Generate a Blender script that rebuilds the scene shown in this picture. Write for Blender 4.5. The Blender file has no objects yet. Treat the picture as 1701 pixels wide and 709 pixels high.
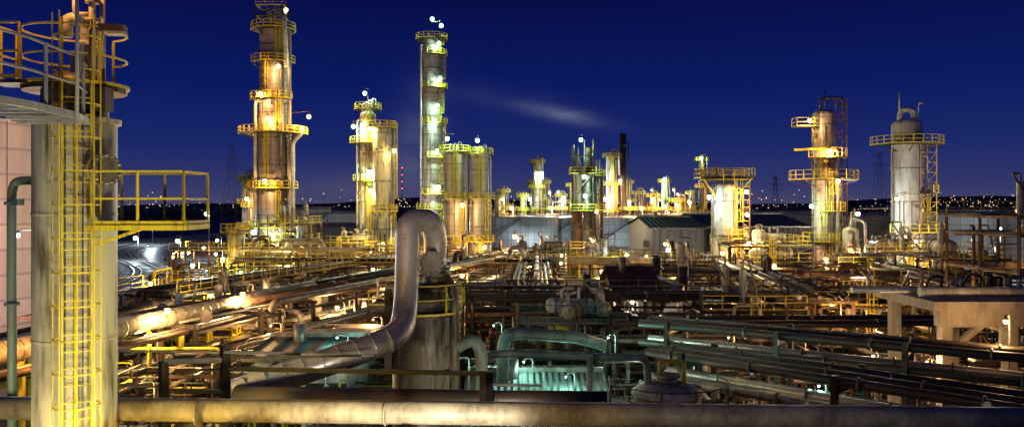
import bpy, math, random
from mathutils import Vector, Matrix
random.seed(7)
R=random.uniform
sc=bpy.context.scene
F=1335.0; H=14.0
def X(px,d): return (px-850.5)/F*d
def Z(py,d): return H+(340-py)/F*d
def P(px,py,d): return Vector((X(px,d),d,Z(py,d)))

# ------------------------------------------------------------ materials
def newmat(name):
    m=bpy.data.materials.new(name); m.use_nodes=True
    nt=m.node_tree; nt.nodes.clear()
    o=nt.nodes.new('ShaderNodeOutputMaterial'); p=nt.nodes.new('ShaderNodeBsdfPrincipled')
    nt.links.new(p.outputs[0],o.inputs[0]); return m,nt,p
def mathn(nt,op,a,b=None,c=None,clamp=False):
    n=nt.nodes.new('ShaderNodeMath'); n.operation=op; n.use_clamp=clamp
    for i,v in enumerate((a,b,c)):
        if v is None: continue
        if isinstance(v,(int,float)): n.inputs[i].default_value=v
        else: nt.links.new(v,n.inputs[i])
    return n.outputs[0]
def noise(nt,scale,sx=1,sy=1,sz=1,detail=4):
    tc=nt.nodes.new('ShaderNodeTexCoord'); mp=nt.nodes.new('ShaderNodeMapping')
    mp.inputs['Scale'].default_value=(sx,sy,sz); nt.links.new(tc.outputs['Object'],mp.inputs[0])
    n=nt.nodes.new('ShaderNodeTexNoise'); n.inputs['Scale'].default_value=scale; n.inputs['Detail'].default_value=detail
    nt.links.new(mp.outputs[0],n.inputs['Vector']); return n.outputs['Fac']
def ramp(nt,fac,stops):
    r=nt.nodes.new('ShaderNodeValToRGB'); e=r.color_ramp.elements
    while len(e)<len(stops): e.new(0.5)
    for i,(p,c) in enumerate(stops):
        e[i].position=p; e[i].color=(c[0],c[1],c[2],1)
    nt.links.new(fac,r.inputs[0]); return r.outputs[0]
def mix(nt,fac,a,b):
    m=nt.nodes.new('ShaderNodeMix'); m.data_type='RGBA'
    if isinstance(fac,(int,float)): m.inputs[0].default_value=fac
    else: nt.links.new(fac,m.inputs[0])
    for i,v in ((6,a),(7,b)):
        if isinstance(v,tuple): m.inputs[i].default_value=(v[0],v[1],v[2],1)
        else: nt.links.new(v,m.inputs[i])
    return m.outputs[2]
def paint(name,col,dirt=(0.06,0.035,0.02),lo=0.5,hi=0.68,rough=0.5,metal=0.0,scale=1.2,streak=0.25,seam=0.0,bump=0.15):
    m,nt,p=newmat(name)
    n1=noise(nt,scale,1,1,streak,6); n2=noise(nt,scale*6,1,1,streak*0.5,3)
    f=mathn(nt,'MULTIPLY_ADD',n2,0.35,mathn(nt,'MULTIPLY',n1,0.75))
    c1=ramp(nt,f,[(lo,col),(hi,dirt)])
    var=noise(nt,0.5); c=mix(nt,mathn(nt,'MULTIPLY',var,0.5),c1,tuple(v*0.45 for v in col))
    h=n2
    if seam>0:
        tc=nt.nodes.new('ShaderNodeTexCoord'); s=nt.nodes.new('ShaderNodeSeparateXYZ'); nt.links.new(tc.outputs['Object'],s.inputs[0])
        fr=mathn(nt,'FRACT',mathn(nt,'DIVIDE',s.outputs[2],seam))
        ln=mathn(nt,'LESS_THAN',fr,0.10)
        c=mix(nt,mathn(nt,'MULTIPLY',ln,0.55),c,tuple(v*0.25 for v in col))
        wn=nt.nodes.new('ShaderNodeTexWhiteNoise'); wn.noise_dimensions='1D'
        nt.links.new(mathn(nt,'FLOOR',mathn(nt,'DIVIDE',s.outputs[2],seam)),wn.inputs['W'])
        c=mix(nt,mathn(nt,'MULTIPLY',wn.outputs[0],0.3),c,tuple(v*0.4 for v in col))
        h=mathn(nt,'SUBTRACT',h,ln)
    nt.links.new(c,p.inputs['Base Color'])
    nt.links.new(mathn(nt,'MULTIPLY_ADD',n1,0.4,rough-0.2),p.inputs['Roughness'])
    p.inputs['Metallic'].default_value=metal
    b=nt.nodes.new('ShaderNodeBump'); b.inputs['Strength'].default_value=bump; b.inputs['Distance'].default_value=0.05
    nt.links.new(h,b.inputs['Height']); nt.links.new(b.outputs[0],p.inputs['Normal'])
    return m
def emit(name,col,s):
    m,nt,p=newmat(name); p.inputs['Base Color'].default_value=(0.8,0.8,0.8,1)
    p.inputs['Emission Color'].default_value=(*col,1); p.inputs['Emission Strength'].default_value=s
    try: m.cycles.emission_sampling='NONE'
    except Exception: pass
    return m
M={}
M['cream']=paint('weathered_cream_paint',(0.56,0.55,0.42),(0.09,0.05,0.025),0.55,0.70,0.5,scale=1.6)
M['clad']=paint('aluminium_cladding',(0.54,0.51,0.46),(0.18,0.12,0.08),0.5,0.76,0.42,metal=0.25,seam=1.1,scale=0.5)
M['cladn']=paint('pipe_jacket',(0.60,0.59,0.57),(0.28,0.22,0.17),0.55,0.8,0.36,metal=0.5,scale=3,streak=1)
M['pale']=paint('pale_paint',(0.60,0.60,0.56),(0.2,0.15,0.1),0.5,0.72,0.5,scale=0.8)
M['tank']=paint('tank_white_paint',(0.6,0.6,0.6),(0.3,0.27,0.24),0.48,0.75,0.55,scale=0.15,seam=2.4)
M['yellow']=paint('yellow_safety_paint',(0.72,0.60,0.03),(0.2,0.1,0.02),0.58,0.76,0.5,scale=4)
M['dark']=paint('dark_steel',(0.05,0.046,0.042),(0.1,0.05,0.025),0.5,0.7,0.5,metal=0.3,scale=2)
M['black']=paint('black_steel',(0.014,0.013,0.014),(0.03,0.02,0.015),0.5,0.8,0.5,metal=0.2,scale=2)
M['steel']=paint('galvanised_steel',(0.26,0.25,0.23),(0.12,0.06,0.03),0.48,0.68,0.45,metal=0.4,scale=2)
M['rust']=paint('rusty_steel',(0.17,0.095,0.05),(0.06,0.035,0.02),0.42,0.62,0.7,scale=1.5)
M['blue']=paint('blue_grey_paint',(0.3,0.35,0.44),(0.12,0.1,0.1),0.55,0.8,0.5,scale=3)
M['green']=paint('green_paint',(0.2,0.33,0.29),(0.09,0.06,0.04),0.5,0.75,0.5,scale=2)
M['conc']=paint('weathered_concrete',(0.4,0.36,0.3),(0.16,0.13,0.1),0.45,0.75,0.8,scale=1,streak=0.4)
M['bpipe']=paint('weathered_pipe_lagging',(0.44,0.42,0.34),(0.15,0.125,0.09),0.44,0.7,0.5,scale=1.6,streak=1)
M['vessel']=paint('stained_vessel_steel',(0.25,0.24,0.19),(0.03,0.025,0.02),0.42,0.57,0.5,metal=0.2,scale=1.6,streak=0.3)
M['Lwarm']=emit('lamp_glow_sodium',(1,0.66,0.24),3.6)
M['Lgreen']=emit('lamp_glow_mercury',(0.42,0.9,0.66),3.2)
M['Lcool']=emit('lamp_glow_white',(0.75,0.9,1.0),5)
M['Lred']=emit('lamp_glow_red',(1,0.08,0.04),6)
M['Ltown']=emit('town_glow',(1,0.55,0.22),2.4)
M['Ltownw']=emit('town_glow_white',(0.8,0.9,1),2)
def corr(name,col,axis,per,amp=.25):
    m,nt,p=newmat(name); tc=nt.nodes.new('ShaderNodeTexCoord'); s=nt.nodes.new('ShaderNodeSeparateXYZ'); nt.links.new(tc.outputs['Object'],s.inputs[0])
    sn=mathn(nt,'SINE',mathn(nt,'MULTIPLY',s.outputs[axis],6.283/per)); n=noise(nt,0.6,1,1,0.3,5)
    c=mix(nt,mathn(nt,'MULTIPLY_ADD',sn,amp,0.3),col,tuple(v*0.4 for v in col))
    c=mix(nt,mathn(nt,'MULTIPLY',n,0.8),c,(col[0]*0.4,col[1]*0.3,col[2]*0.25))
    nt.links.new(c,p.inputs['Base Color']); p.inputs['Roughness'].default_value=0.6
    b=nt.nodes.new('ShaderNodeBump'); b.inputs['Distance'].default_value=0.1; nt.links.new(sn,b.inputs['Height']); nt.links.new(b.outputs[0],p.inputs['Normal'])
    return m
M['roofc']=corr('corrugated_roof',(0.28,0.32,0.30),0,0.35)
M['roofg']=corr('grey_sheet_roof',(0.13,0.16,0.155),0,1.2,.05)
M['wallc']=corr('corrugated_wall',(0.2,0.2,0.21),0,1.1)
M['wallk']=corr('black_corrugated_wall',(0.02,0.02,0.022),0,0.8)

# ------------------------------------------------------------ mesh builder
class B:
    def __init__(s,name): s.name=name; s.v=[]; s.f=[]; s.m=[]; s.sm=[]; s.ms=[]
    def mi(s,k):
        if k not in s.ms: s.ms.append(k)
        return s.ms.index(k)
    def tube(s,pts,r,mat,n=8,caps=True,sm=True):
        pts=[Vector(p) for p in pts]; k=s.mi(mat); base=len(s.v); N=len(pts)
        rs=r if isinstance(r,(list,tuple)) else [r]*N
        t=(pts[1]-pts[0]).normalized(); u=t.orthogonal().normalized()
        if abs(t.z)<0.9: u=(Vector((0,0,1))-t*t.z).normalized()
        for i,p in enumerate(pts):
            if i==0: d=pts[1]-pts[0]
            elif i==N-1: d=pts[-1]-pts[-2]
            else: d=(pts[i+1]-p).normalized()+(p-pts[i-1]).normalized()
            if d.length<1e-6: d=t
            d=d.normalized(); u=(u-d*u.dot(d))
            if u.length<1e-5: u=d.orthogonal()
            u=u.normalized(); w=d.cross(u)
            for j in range(n):
                a=2*math.pi*(j+0.5)/n; s.v.append(p+(u*math.cos(a)+w*math.sin(a))*rs[i])
        for i in range(N-1):
            for j in range(n):
                a=base+i*n+j; b=base+i*n+(j+1)%n
                s.f.append((a,b,b+n,a+n)); s.m.append(k); s.sm.append(sm and n>4)
        if caps:
            s.f.append(tuple(base+j for j in reversed(range(n)))); s.m.append(k); s.sm.append(False)
            s.f.append(tuple(base+(N-1)*n+j for j in range(n))); s.m.append(k); s.sm.append(False)
    def pipe(s,pts,r,mat,bend=None,n=8):
        pts=[Vector(p) for p in pts]; bend=bend or r*3; out=[pts[0]]
        for i in range(1,len(pts)-1):
            a,b,c=pts[i-1],pts[i],pts[i+1]
            la=min(bend,(a-b).length*0.49); lc=min(bend,(c-b).length*0.49)
            p0=b+(a-b).normalized()*la; p1=b+(c-b).normalized()*lc
            for q in range(7):
                t=q/6; out.append(p0*(1-t)**2+b*2*t*(1-t)+p1*t*t)
        out.append(pts[-1]); s.tube(out,r,mat,n)
    def beam(s,a,b,w,mat): s.tube([a,b],w*0.7071,mat,4,True,False)
    def box(s,c,sz,mat,rz=0):
        k=s.mi(mat); base=len(s.v); hx,hy,hz=[q/2 for q in sz]; cs,sn=math.cos(rz),math.sin(rz)
        for dz in (-hz,hz):
            for dx,dy in ((-hx,-hy),(hx,-hy),(hx,hy),(-hx,hy)):
                s.v.append(Vector((c[0]+dx*cs-dy*sn,c[1]+dx*sn+dy*cs,c[2]+dz)))
        for q in ((3,2,1,0),(4,5,6,7),(0,1,5,4),(1,2,6,5),(2,3,7,6),(3,0,4,7)):
            s.f.append(tuple(base+i for i in q)); s.m.append(k); s.sm.append(False)
    def lathe(s,c,prof,mat,n=24,axis=None,sm=True):
        k=s.mi(mat); base=len(s.v); c=Vector(c)
        ax=(axis or Vector((0,0,1))).normalized(); u=ax.orthogonal().normalized(); w=ax.cross(u)
        for r,z in prof:
            for j in range(n):
                a=2*math.pi*j/n; s.v.append(c+ax*z+(u*math.cos(a)+w*math.sin(a))*r)
        for i in range(len(prof)-1):
            for j in range(n):
                a=base+i*n+j; b=base+i*n+(j+1)%n
                s.f.append((a,b,b+n,a+n)); s.m.append(k); s.sm.append(sm)
    def arc(s,c,R_,r,mat,a0,a1,n=4,seg=None):
        seg=seg or max(4,int(abs(a1-a0)/18)); c=Vector(c)
        s.tube([c+Vector((math.cos(math.radians(a0+(a1-a0)*i/seg))*R_,math.sin(math.radians(a0+(a1-a0)*i/seg))*R_,0)) for i in range(seg+1)],r,mat,n,False)
    def quad(s,a,b,c,d,mat):
        k=s.mi(mat); i=len(s.v); s.v+= [Vector(a),Vector(b),Vector(c),Vector(d)]; s.f.append((i,i+1,i+2,i+3)); s.m.append(k); s.sm.append(False)
    def obj(s,name=None):
        me=bpy.data.meshes.new(s.name); me.from_pydata([tuple(v) for v in s.v],[],s.f)
        for k in s.ms: me.materials.append(M[k])
        me.polygons.foreach_set('material_index',s.m); me.polygons.foreach_set('use_smooth',s.sm); me.update()
        o=bpy.data.objects.new(s.name,me); sc.collection.objects.link(o); return o
def dome(r,h,z,k=6): return [(max(r*math.cos(math.pi/2*i/k),0.001),z+h*math.sin(math.pi/2*i/k)) for i in range(k+1)]
def rad(a): return math.radians(a)
def rail(b,pts,mat,r=0.03,h=1.1,step=1.5):
    pts=[Vector(p) for p in pts]
    for a,c in zip(pts,pts[1:]):
        n=max(1,int((c-a).length/step))
        for hh in (h,h*0.5): b.beam(a+Vector((0,0,hh)),c+Vector((0,0,hh)),r*1.6,mat)
        b.beam(a+Vector((0,0,0.06)),c+Vector((0,0,0.06)),r*2.4,mat)
        for i in range(n+1):
            p=a.lerp(c,i/n); b.beam(p,p+Vector((0,0,h)),r*1.8,mat)
def platform(b,cx,cy,z,r0,r1,a0,a1,mr='yellow',mf='dark',rr=0.045,h=1.15):
    seg=max(4,int((a1-a0)/20)); k=b.mi(mf); base=len(b.v)
    for i in range(seg+1):
        a=rad(a0+(a1-a0)*i/seg); ca,sa=math.cos(a),math.sin(a)
        for rr_,zz in ((r0,z-0.12),(r1,z-0.12),(r1,z),(r0,z)): b.v.append(Vector((cx+ca*rr_,cy+sa*rr_,zz)))
    for i in range(seg):
        for j in range(4):
            a=base+i*4+j; c=base+i*4+(j+1)%4; b.f.append((a,c,c+4,a+4)); b.m.append(k); b.sm.append(False)
    for hh in (h,h*0.5): b.arc((cx,cy,z+hh),r1,rr,mr,a0,a1,4,seg)
    b.arc((cx,cy,z),r1+0.02,rr*1.8,mr,a0,a1,4,seg)
    np=max(3,int(rad(a1-a0)*r1/1.3))
    for i in range(np+1):
        a=rad(a0+(a1-a0)*i/np); p=Vector((cx+math.cos(a)*r1,cy+math.sin(a)*r1,z)); b.beam(p,p+Vector((0,0,h)),rr*1.8,mr)
        if i%3==0: b.beam((cx+math.cos(a)*r0,cy+math.sin(a)*r0,z-min(1.1,(r1-r0)*0.9)),(p.x,p.y,z-0.1),rr*1.8,mf)
def ladder(b,x,y,z0,z1,ang,mat='yellow',w=0.5,rr=0.03,step=0.35,cage=True,R_=0.4,hoop=1.2):
    u=Vector((math.cos(rad(ang)),math.sin(rad(ang)),0)); t=Vector((-u.y,u.x,0)); o=Vector((x,y,0))
    for s_ in (-1,1): b.beam(o+t*w/2*s_+Vector((0,0,z0)),o+t*w/2*s_+Vector((0,0,z1+1.0)),rr*2,mat)
    z=z0
    while z<z1:
        b.beam(o-t*w/2+Vector((0,0,z)),o+t*w/2+Vector((0,0,z)),rr*1.2,mat); z+=step
    if cage:
        cz=z0+2.2
        c=o+u*R_*0.85
        while cz<z1+1:
            b.arc(c+Vector((0,0,cz)),R_,rr,mat,ang-125,ang+125,4,10); cz+=hoop
        for q in (-90,-45,0,45,90):
            p=c+Vector((math.cos(rad(ang+q)),math.sin(rad(ang+q)),0))*R_; b.beam(p+Vector((0,0,z0+2.2)),p+Vector((0,0,z1+1)),rr*1.1,mat)

def lightob(name,loc,kind,power,par,radius=0.15,spot=None):
    COL={'warm':(1,0.55,0.2),'green':(0.58,1,0.72),'cool':(0.72,0.9,1),'orange':(1,0.42,0.09),'teal':(0.38,1,0.82),'yellow':(1,0.72,0.24),'gold':(1,0.62,0.1),'pink':(1,0.52,0.42),'cream':(1,.84,.62)}
    l=bpy.data.lights.new(name,'SPOT' if spot else 'POINT'); l.energy=power; l.color=COL[kind]; l.shadow_soft_size=radius
    o=bpy.data.objects.new(name,l); sc.collection.objects.link(o); o.location=loc
    if spot:
        tgt,ang=spot; l.spot_size=rad(ang); l.spot_blend=0.7
        o.rotation_euler=(Vector(tgt)-Vector(loc)).to_track_quat('-Z','Y').to_euler()
    o.parent=par; return o
GL={'warm':'Lwarm','orange':'Lwarm','yellow':'Lwarm','gold':'Lwarm','green':'Lgreen','teal':'Lgreen','cool':'Lcool','pink':'Lwarm','cream':'Lwarm'}
def lamp(p,kind,power,d=None,to=None,post=False,s=None,name='lamp_fixture'):
    p=Vector(p); d=d or p.y; s=s or min(max(0.09,0.0028*d),0.68)
    b=B(name)
    b.lathe(p,[(0.001,-s)]+[(s*math.sin(math.pi*i/6),-s*math.cos(math.pi*i/6)) for i in range(1,6)]+[(0.001,s)],GL[kind],10)
    b.lathe(p+Vector((0,0,s*0.75)),[(s*0.95,0),(s*0.8,s*0.35),(s*0.3,s*0.6),(0.001,s*0.6)],'dark',10)
    top=p+Vector((0,0,s*1.3))
    if to is not None:
        to=Vector(to); b.pipe([top,top+Vector((0,0,s)),Vector((to.x,to.y,top.z+s))],max(0.03,s*0.13),'steel',s*0.5,6)
    if post:
        q=p+Vector((0.5,0.5,0)); b.pipe([top,top+Vector((0,0,s)),Vector((q.x,q.y,top.z+s)),Vector((q.x,q.y,0))],max(0.04,s*0.2),'steel',0.3,6)
    o=b.obj()
    if power>0: lightob('bulb',p+Vector((0,-s*0.6,-s-0.12)),kind,power,o,0.12)
    return o
def flood(p,tgt,kind,power,ang=70):
    p=Vector(p); tgt=Vector(tgt); dr=(tgt-p).normalized(); b=B('floodlight')
    b.lathe(p-dr*0.3,[(0.001,-0.1),(0.15,-0.1),(0.3,0.25)],'dark',10,dr); b.lathe(p-dr*0.08,[(0.26,0),(0.001,0.01)],GL[kind],10,dr)
    b.beam(p-dr*0.4,(p-dr*0.4).xy.to_3d(),0.12,'steel')
    o=b.obj(); lightob('beam',p+dr*0.12,kind,power,o,0.25,(tgt,ang))

# ------------------------------------------------------------ columns
def column(name,x,y,r,zt,mat='clad',plats=(),n=28,rr=0.06,lad=-60,pipes=(),ladmat='yellow',head='pipe',mr='yellow',skirt=None,z0=0):
    b=B(name)
    prof=[(r*1.12,z0),(r*1.12,z0+1.2),(r,z0+1.5)]
    if skirt: 
        zs,rs=skirt; prof+= [(r,zs-rs),(rs,zs+0.4)]; rt=rs
    else: rt=r
    prof+=[(rt,zt-rt*0.5)]; 
    b.lathe((x,y,0),prof,mat,n); b.lathe((x,y,0),dome(rt,rt*0.5,zt-rt*0.5),mat,n)
    z=z0+4
    while z<zt-1:
        rc=r if not skirt or z<skirt[0] else rt
        b.lathe((x,y,z),[(rc,0),(rc+0.07,0),(rc+0.07,0.16),(rc,0.16)],'steel',n,sm=False); z+=R(3.5,6)
    prev=0.2; la=lad
    for i,(pz,a0,a1,w) in enumerate(plats):
        rc=r if not skirt or pz<skirt[0] else rt
        platform(b,x,y,pz,rc+0.02,rc+w,a0,a1,mr,'dark',rr)
        u=Vector((math.cos(rad(la)),math.sin(rad(la))))
        ladder(b,x+u.x*(r+0.2),y+u.y*(r+0.2),prev,pz,la,ladmat,0.6,rr*0.7,0.7,True,0.5,1.4)
        prev=pz; la=lad+(35 if i%2==0 else 0)
    for (ang,pr,pz1,pm) in pipes:
        u=Vector((math.cos(rad(ang)),math.sin(rad(ang)),0)); q=Vector((x,y,0))+u*(r+pr+0.25)
        b.pipe([q,q+Vector((0,0,pz1)),Vector((x,y,pz1))+u*0.2],pr,pm,pr*2.5,10)
        zz=3
        while zz<pz1: b.beam(q+Vector((0,0,zz)),Vector((x,y,zz))+u*r,0.1,'steel'); zz+=4
    if head=='pipe':
        b.pipe([(x,y,zt-0.3),(x,y,zt+rt*0.9),(x+rt*0.9,y-0.3,zt+rt*0.9),(x+rt*0.9+0.4,y-rt-0.3,zt+rt*0.5),(x+rt+0.5,y-rt*0.9,zt-8)],rt*0.2,'clad',rt*0.5,10)
        for q in range(3):
            a=R(0,6.28); b.tube([(x+math.cos(a)*rt*.5,y+math.sin(a)*rt*.5,zt-0.3),(x+math.cos(a)*rt*.5,y+math.sin(a)*rt*.5,zt+R(1,2.6))],0.12,'steel',6)
    for q in range(int(zt/4)):
        a=rad(R(-170,-10)); zz=R(3,zt-1.5); rc=r if not skirt or zz<skirt[0] else rt
        u=Vector((math.cos(a),math.sin(a),0)); c=Vector((x,y,zz))+u*rc
        b.tube([c-u*0.1,c+u*0.35],0.18,mat,8); b.tube([c+u*0.3,c+u*0.42],0.28,'steel',8)
    for q in range(4):
        a=rad(R(-160,-20)); u=Vector((math.cos(a),math.sin(a),0))*(r+.12); b.tube([Vector((x,y,1))+u,Vector((x,y,zt*R(.5,.95)))+u],.06,'steel',5)
    return b.obj()

# Column A (tallest, left)
dA=144; xA=X(454,dA); zA=Z(42,dA)
column('distillation_column',xA,dA,2.75,zA,'clad',[(10,-200,20,1.6),(17,-160,0,1.6),(Z(222,dA),-220,40,3.2),(Z(165,dA),-200,-20,1.5),(Z(105,dA),-150,0,1.4),(zA-0.9,-180,180,1.4)],rr=0.08,lad=-95,
  pipes=[(-20,0.38,zA-1,'clad'),(-5,0.5,Z(232,dA),'clad'),(-140,0.3,Z(170,dA),'pale'),(-50,0.2,Z(100,dA),'steel')],skirt=(Z(190,dA),2.45))
b=B('column_head_gantry')
for sx in (-2.6,2.2):
    for sy in (-1.8,1.8): b.beam((xA+sx,dA+sy,zA-0.8),(xA+sx,dA+sy,zA+3.2),0.22,'dark')
for zz in (zA+1.2,zA+3.2):
    for sy in (-1.8,1.8): b.beam((xA-2.6,dA+sy,zz),(xA+2.2,dA+sy,zz),0.22,'yellow')
    for sx in (-2.6,2.2): b.beam((xA+sx,dA-1.8,zz),(xA+sx,dA+1.8,zz),0.22,'yellow')
b.tube([(xA+2.2,dA,zA+3.2),(xA+2.2,dA,zA+6)],0.08,'steel',6); b.beam((xA-2.6,dA-1.8,zA+1.2),(xA+2.2,dA-1.8,zA+3.2),0.14,'dark')
b.tube([(xA-0.6,dA-0.5,zA),(xA-0.6,dA-0.5,zA+2.8)],0.5,'pale',10); rail(b,[(xA-2.6,dA-1.8,zA+3.2),(xA+2.2,dA-1.8,zA+3.2)],'yellow',0.05)
b.obj()
b=B('overhead_riser_pipe')
xr=X(489,dA); b.pipe([(xr,dA-2,0),(xr,dA-2,Z(238,dA)),(xr+1.8,dA-2,Z(222,dA)),(xr+1.8,dA-2,Z(215,dA)),(xr-1.2,dA-1,Z(212,dA))],0.5,'clad',1.2,12)
b.pipe([(xr,dA-3,Z(240,dA)),(xr,dA-3,Z(85,dA)),(xr-1.5,dA-1,Z(85,dA))],0.1,'steel',0.5,6)
zz=4
while zz<Z(240,dA): b.beam((xr,dA-2,zz),(xA+2,dA-1,zz),0.15,'steel'); zz+=5
b.obj()
# B pair
dB=150; xB=X(611,dB)
column('distillation_column',xB,dB,1.5,Z(185,dB),'cream',[(Z(300,dB),-200,20,1.2),(Z(238,dB),-200,20,1.8),(Z(182,dB),-180,180,1.0)],rr=0.07,lad=-75,pipes=[(-160,0.2,Z(200,dB),'pale')],head='')
xB2=X(639,dB)
column('distillation_column',xB2,dB-3,1.7,Z(210,dB),'cream',[(Z(350,dB),-120,20,1.1),(Z(215,dB),-180,180,.8)],rr=0.07,lad=-20,pipes=[(-10,0.2,Z(205,dB),'steel')],head='')
b=B('column_top_piping'); z=Z(182,dB)
for q in range(4): b.pipe([(xB-1+q*.6,dB-.4,z-1),(xB-1+q*.6,dB-.4,z+1+q*.3),(xB-1+q*.6+.8,dB-.4,z+1+q*.3),(xB-1+q*.6+.8,dB-.4,z)],.12,'pale',.3,8)
b.beam((xB,dB,z),(xB,dB,z+2.6),.12,'dark'); b.beam((xB+1,dB,z),(xB+1,dB,z+2.2),.12,'dark'); b.obj()
# C tall slim
dC=185; xC=X(717,dC)
column('distillation_column',xC,dC,2.15,Z(60,dC),'clad',[(Z(390,dC)+6,-180,30,1.3),(Z(322,dC),-120,30,1.5),(Z(262,dC),-100,40,1.5),(Z(205,dC),-120,40,1.5),(Z(147,dC),-120,40,1.5),(Z(92,dC),-100,40,1.4),(Z(66,dC),-180,180,1.5)],rr=0.08,lad=-25,pipes=[(-150,0.25,Z(75,dC),'clad')],head='')
# D pair
dD=158
for px,w,yt in ((755,2.15,248),(796,1.9,252)):
    column('absorber_column',X(px,dD),dD,w,Z(yt,dD),'clad',[(Z(400,dD),-180,0,1.2),(Z(330,dD),-120,0,1.1),(Z(yt+4,dD),-180,180,0.9)],rr=0.07,lad=-80,pipes=[(-15,0.18,Z(yt+8,dD),'pale')],head='')
    z=Z(yt,dD); b=B('relief_vent_piping'); x=X(px,dD)
    for q in range(3): b.pipe([(x-1+q*.9,dD,z-.8),(x-1+q*.9,dD,z+.8+q*.3),(x-.4+q*.9,dD,z+.8+q*.3),(x-.4+q*.9,dD,z-.5)],.1,'steel',.3,7)
    b.obj()
column('surge_drum',X(392,118),118,1.25,Z(378,118),'cream',[(Z(440,118),-180,0,1.4),(Z(385,118),-180,180,0.9)],rr=0.06,lad=-120,head='')
# E
dE=105; xE=X(1201,dE)
column('stripper_column',xE,dE,1.5,Z(302,dE),'cream',[(Z(465,dE),-180,20,1.2),(Z(395,dE),-120,30,1.2),(Z(299,dE),-180,180,1.4)],rr=0.05,lad=-35,pipes=[(-150,0.12,Z(310,dE),'steel'),(10,0.16,Z(315,dE),'pale')],head='')
b=B('column_top_deck'); z=Z(296,dE)
b.box((xE,dE-0.5,z),(6.9,4.2,0.2),'dark'); rail(b,[(xE-3.4,dE-2.5,z),(xE+3.4,dE-2.5,z),(xE+3.4,dE+1.5,z),(xE-3.4,dE+1.5,z),(xE-3.4,dE-2.5,z)],'yellow',0.05,1.2,1.2)
for s_ in (-1.3,1.3): b.beam((xE+s_*1,dE-1.2,z-2.4),(xE+s_*2.4,dE-2.2,z-0.1),0.16,'yellow')
b.tube([(xE-0.8,dE,z),(xE-0.8,dE,z+1.6)],0.25,'pale',8)
for sx in (2.5,3.3): b.beam((xE+sx,dE-.6,0),(xE+sx,dE-.6,z),.14,'rust')
zz=2
while zz<z: b.beam((xE+2.5,dE-.6,zz),(xE+3.3,dE-.6,zz),.08,'yellow'); zz+=.9
b.obj()
# F
dF=105; xF=X(1368,dF)
column('fractionator_column',xF,dF,1.35,Z(182,dF),'clad',[(Z(470,dF),-180,0,1.3),(Z(400,dF),-180,20,1.3),(Z(350,dF),-120,60,1.3),(Z(298,dF),-200,20,2.9),(Z(262,dF),-150,0,1.5)],rr=0.05,lad=-110,
  pipes=[(0,0.42,Z(300,dF),'cream'),(-160,0.14,Z(210,dF),'steel'),(-40,0.18,Z(250,dF),'pale')],head='')
b=B('steel_service_tower'); x0=xF+1.4
for sx in (0,1.4):
    for sy in (-0.7,0.9): b.beam((x0+sx,dF+sy,0),(x0+sx,dF+sy,Z(165,dF)),0.14,'rust')
z=3
while z<Z(168,dF):
    for sy in (-0.7,0.9): b.beam((x0,dF+sy,z),(x0+1.4,dF+sy,z),0.1,'rust')
    b.beam((x0,dF-0.7,z),(x0+1.4,dF-0.7,min(z+2.2,Z(165,dF))),0.08,'rust'); z+=2.2
b.tube([(x0-1.2,dF,Z(180,dF)),(x0-1.2,dF,Z(150,dF))],0.08,'dark',6); b.pipe([(x0-1.8,dF,Z(182,dF)),(x0-1.8,dF,Z(163,dF)),(x0+1.2,dF,Z(163,dF)),(x0+1.2,dF,Z(200,dF))],0.16,'dark',0.5,8)
b.obj()
b=B('davit_platform'); z=Z(212,dF); xd=X(1330,dF); b.box((xd,dF-1,z),(2.4,1.8,0.15),'dark'); rail(b,[(xd-1.2,dF-1.9,z),(xd+1.2,dF-1.9,z),(xd+1.2,dF-0.1,z)],'yellow',0.05); rail(b,[(xd-1.2,dF-0.1,z),(xd-1.2,dF-1.9,z)],'yellow',0.05)
b.beam((xd-1.2,dF-1,Z(250,dF)),(xF+0.5,dF-1.5,Z(247,dF)),0.28,'yellow'); b.beam((xd+1.1,dF-1,z),(xF-1,dF-0.6,z),0.2,'yellow'); b.beam((xd+1.1,dF-1,z),(xF-1.2,dF-0.6,z-2),0.14,'yellow'); b.obj()
column('reboiler_column',X(1392,dF),dF-4,0.95,Z(375,dF),'cream',[(Z(440,dF),-150,20,1.1)],rr=0.05,lad=-70)
# G
dG=122; xG=X(1506,dG)
column('distillation_column',xG,dG,2.15,Z(197,dG),'pale',[(Z(440,dG),-200,0,1.3),(Z(384,dG),-140,30,3.2),(Z(320,dG),-60,40,2.2),(Z(240,dG),-200,20,2.9)],rr=0.06,lad=-15,pipes=[(-165,0.15,Z(250,dG),'steel')],head='')
b=B('vapour_outlet_pipe'); z=Z(197,dG)
b.pipe([(xG-1,dG,z-1),(xG-1,dG,z+1.3),(xG+0.9,dG-0.4,z+1.3),(xG+0.9,dG-0.4,z-1)],0.42,'pale',0.9,12); b.tube([(xG-1.1,dG,z),(xG-1.1,dG,z+3.8)],0.12,'pale',8); b.pipe([(xG+1.8,dG,z-1),(xG+1.8,dG,z+2.2),(xG+2.4,dG,z+2.2)],0.08,'pale',0.3,6); b.lathe((xG+2.2,dG,z+2.2),dome(0.4,0.4,0),'pale',8)
b.obj()
b=B('side_ladder_frame')
for sx in (2.9,4.3): b.beam((xG+sx,dG-.5,Z(385,dG)),(xG+sx,dG-.5,Z(238,dG)),.14,'yellow')
zz=Z(385,dG); i=0
while zz<Z(240,dG): b.beam((xG+2.9,dG-.5,zz),(xG+4.3,dG-.5,zz),.1,'yellow'); b.beam((xG+2.9,dG-.5,zz),(xG+4.3,dG-.5,zz+1.5),.07,'yellow'); zz+=1.5
for zz in (Z(380,dG),Z(320,dG),Z(260,dG)): b.beam((xG+1.5,dG-.5,zz),(xG+2.9,dG-.5,zz),.12,'yellow')
b.obj()
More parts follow.
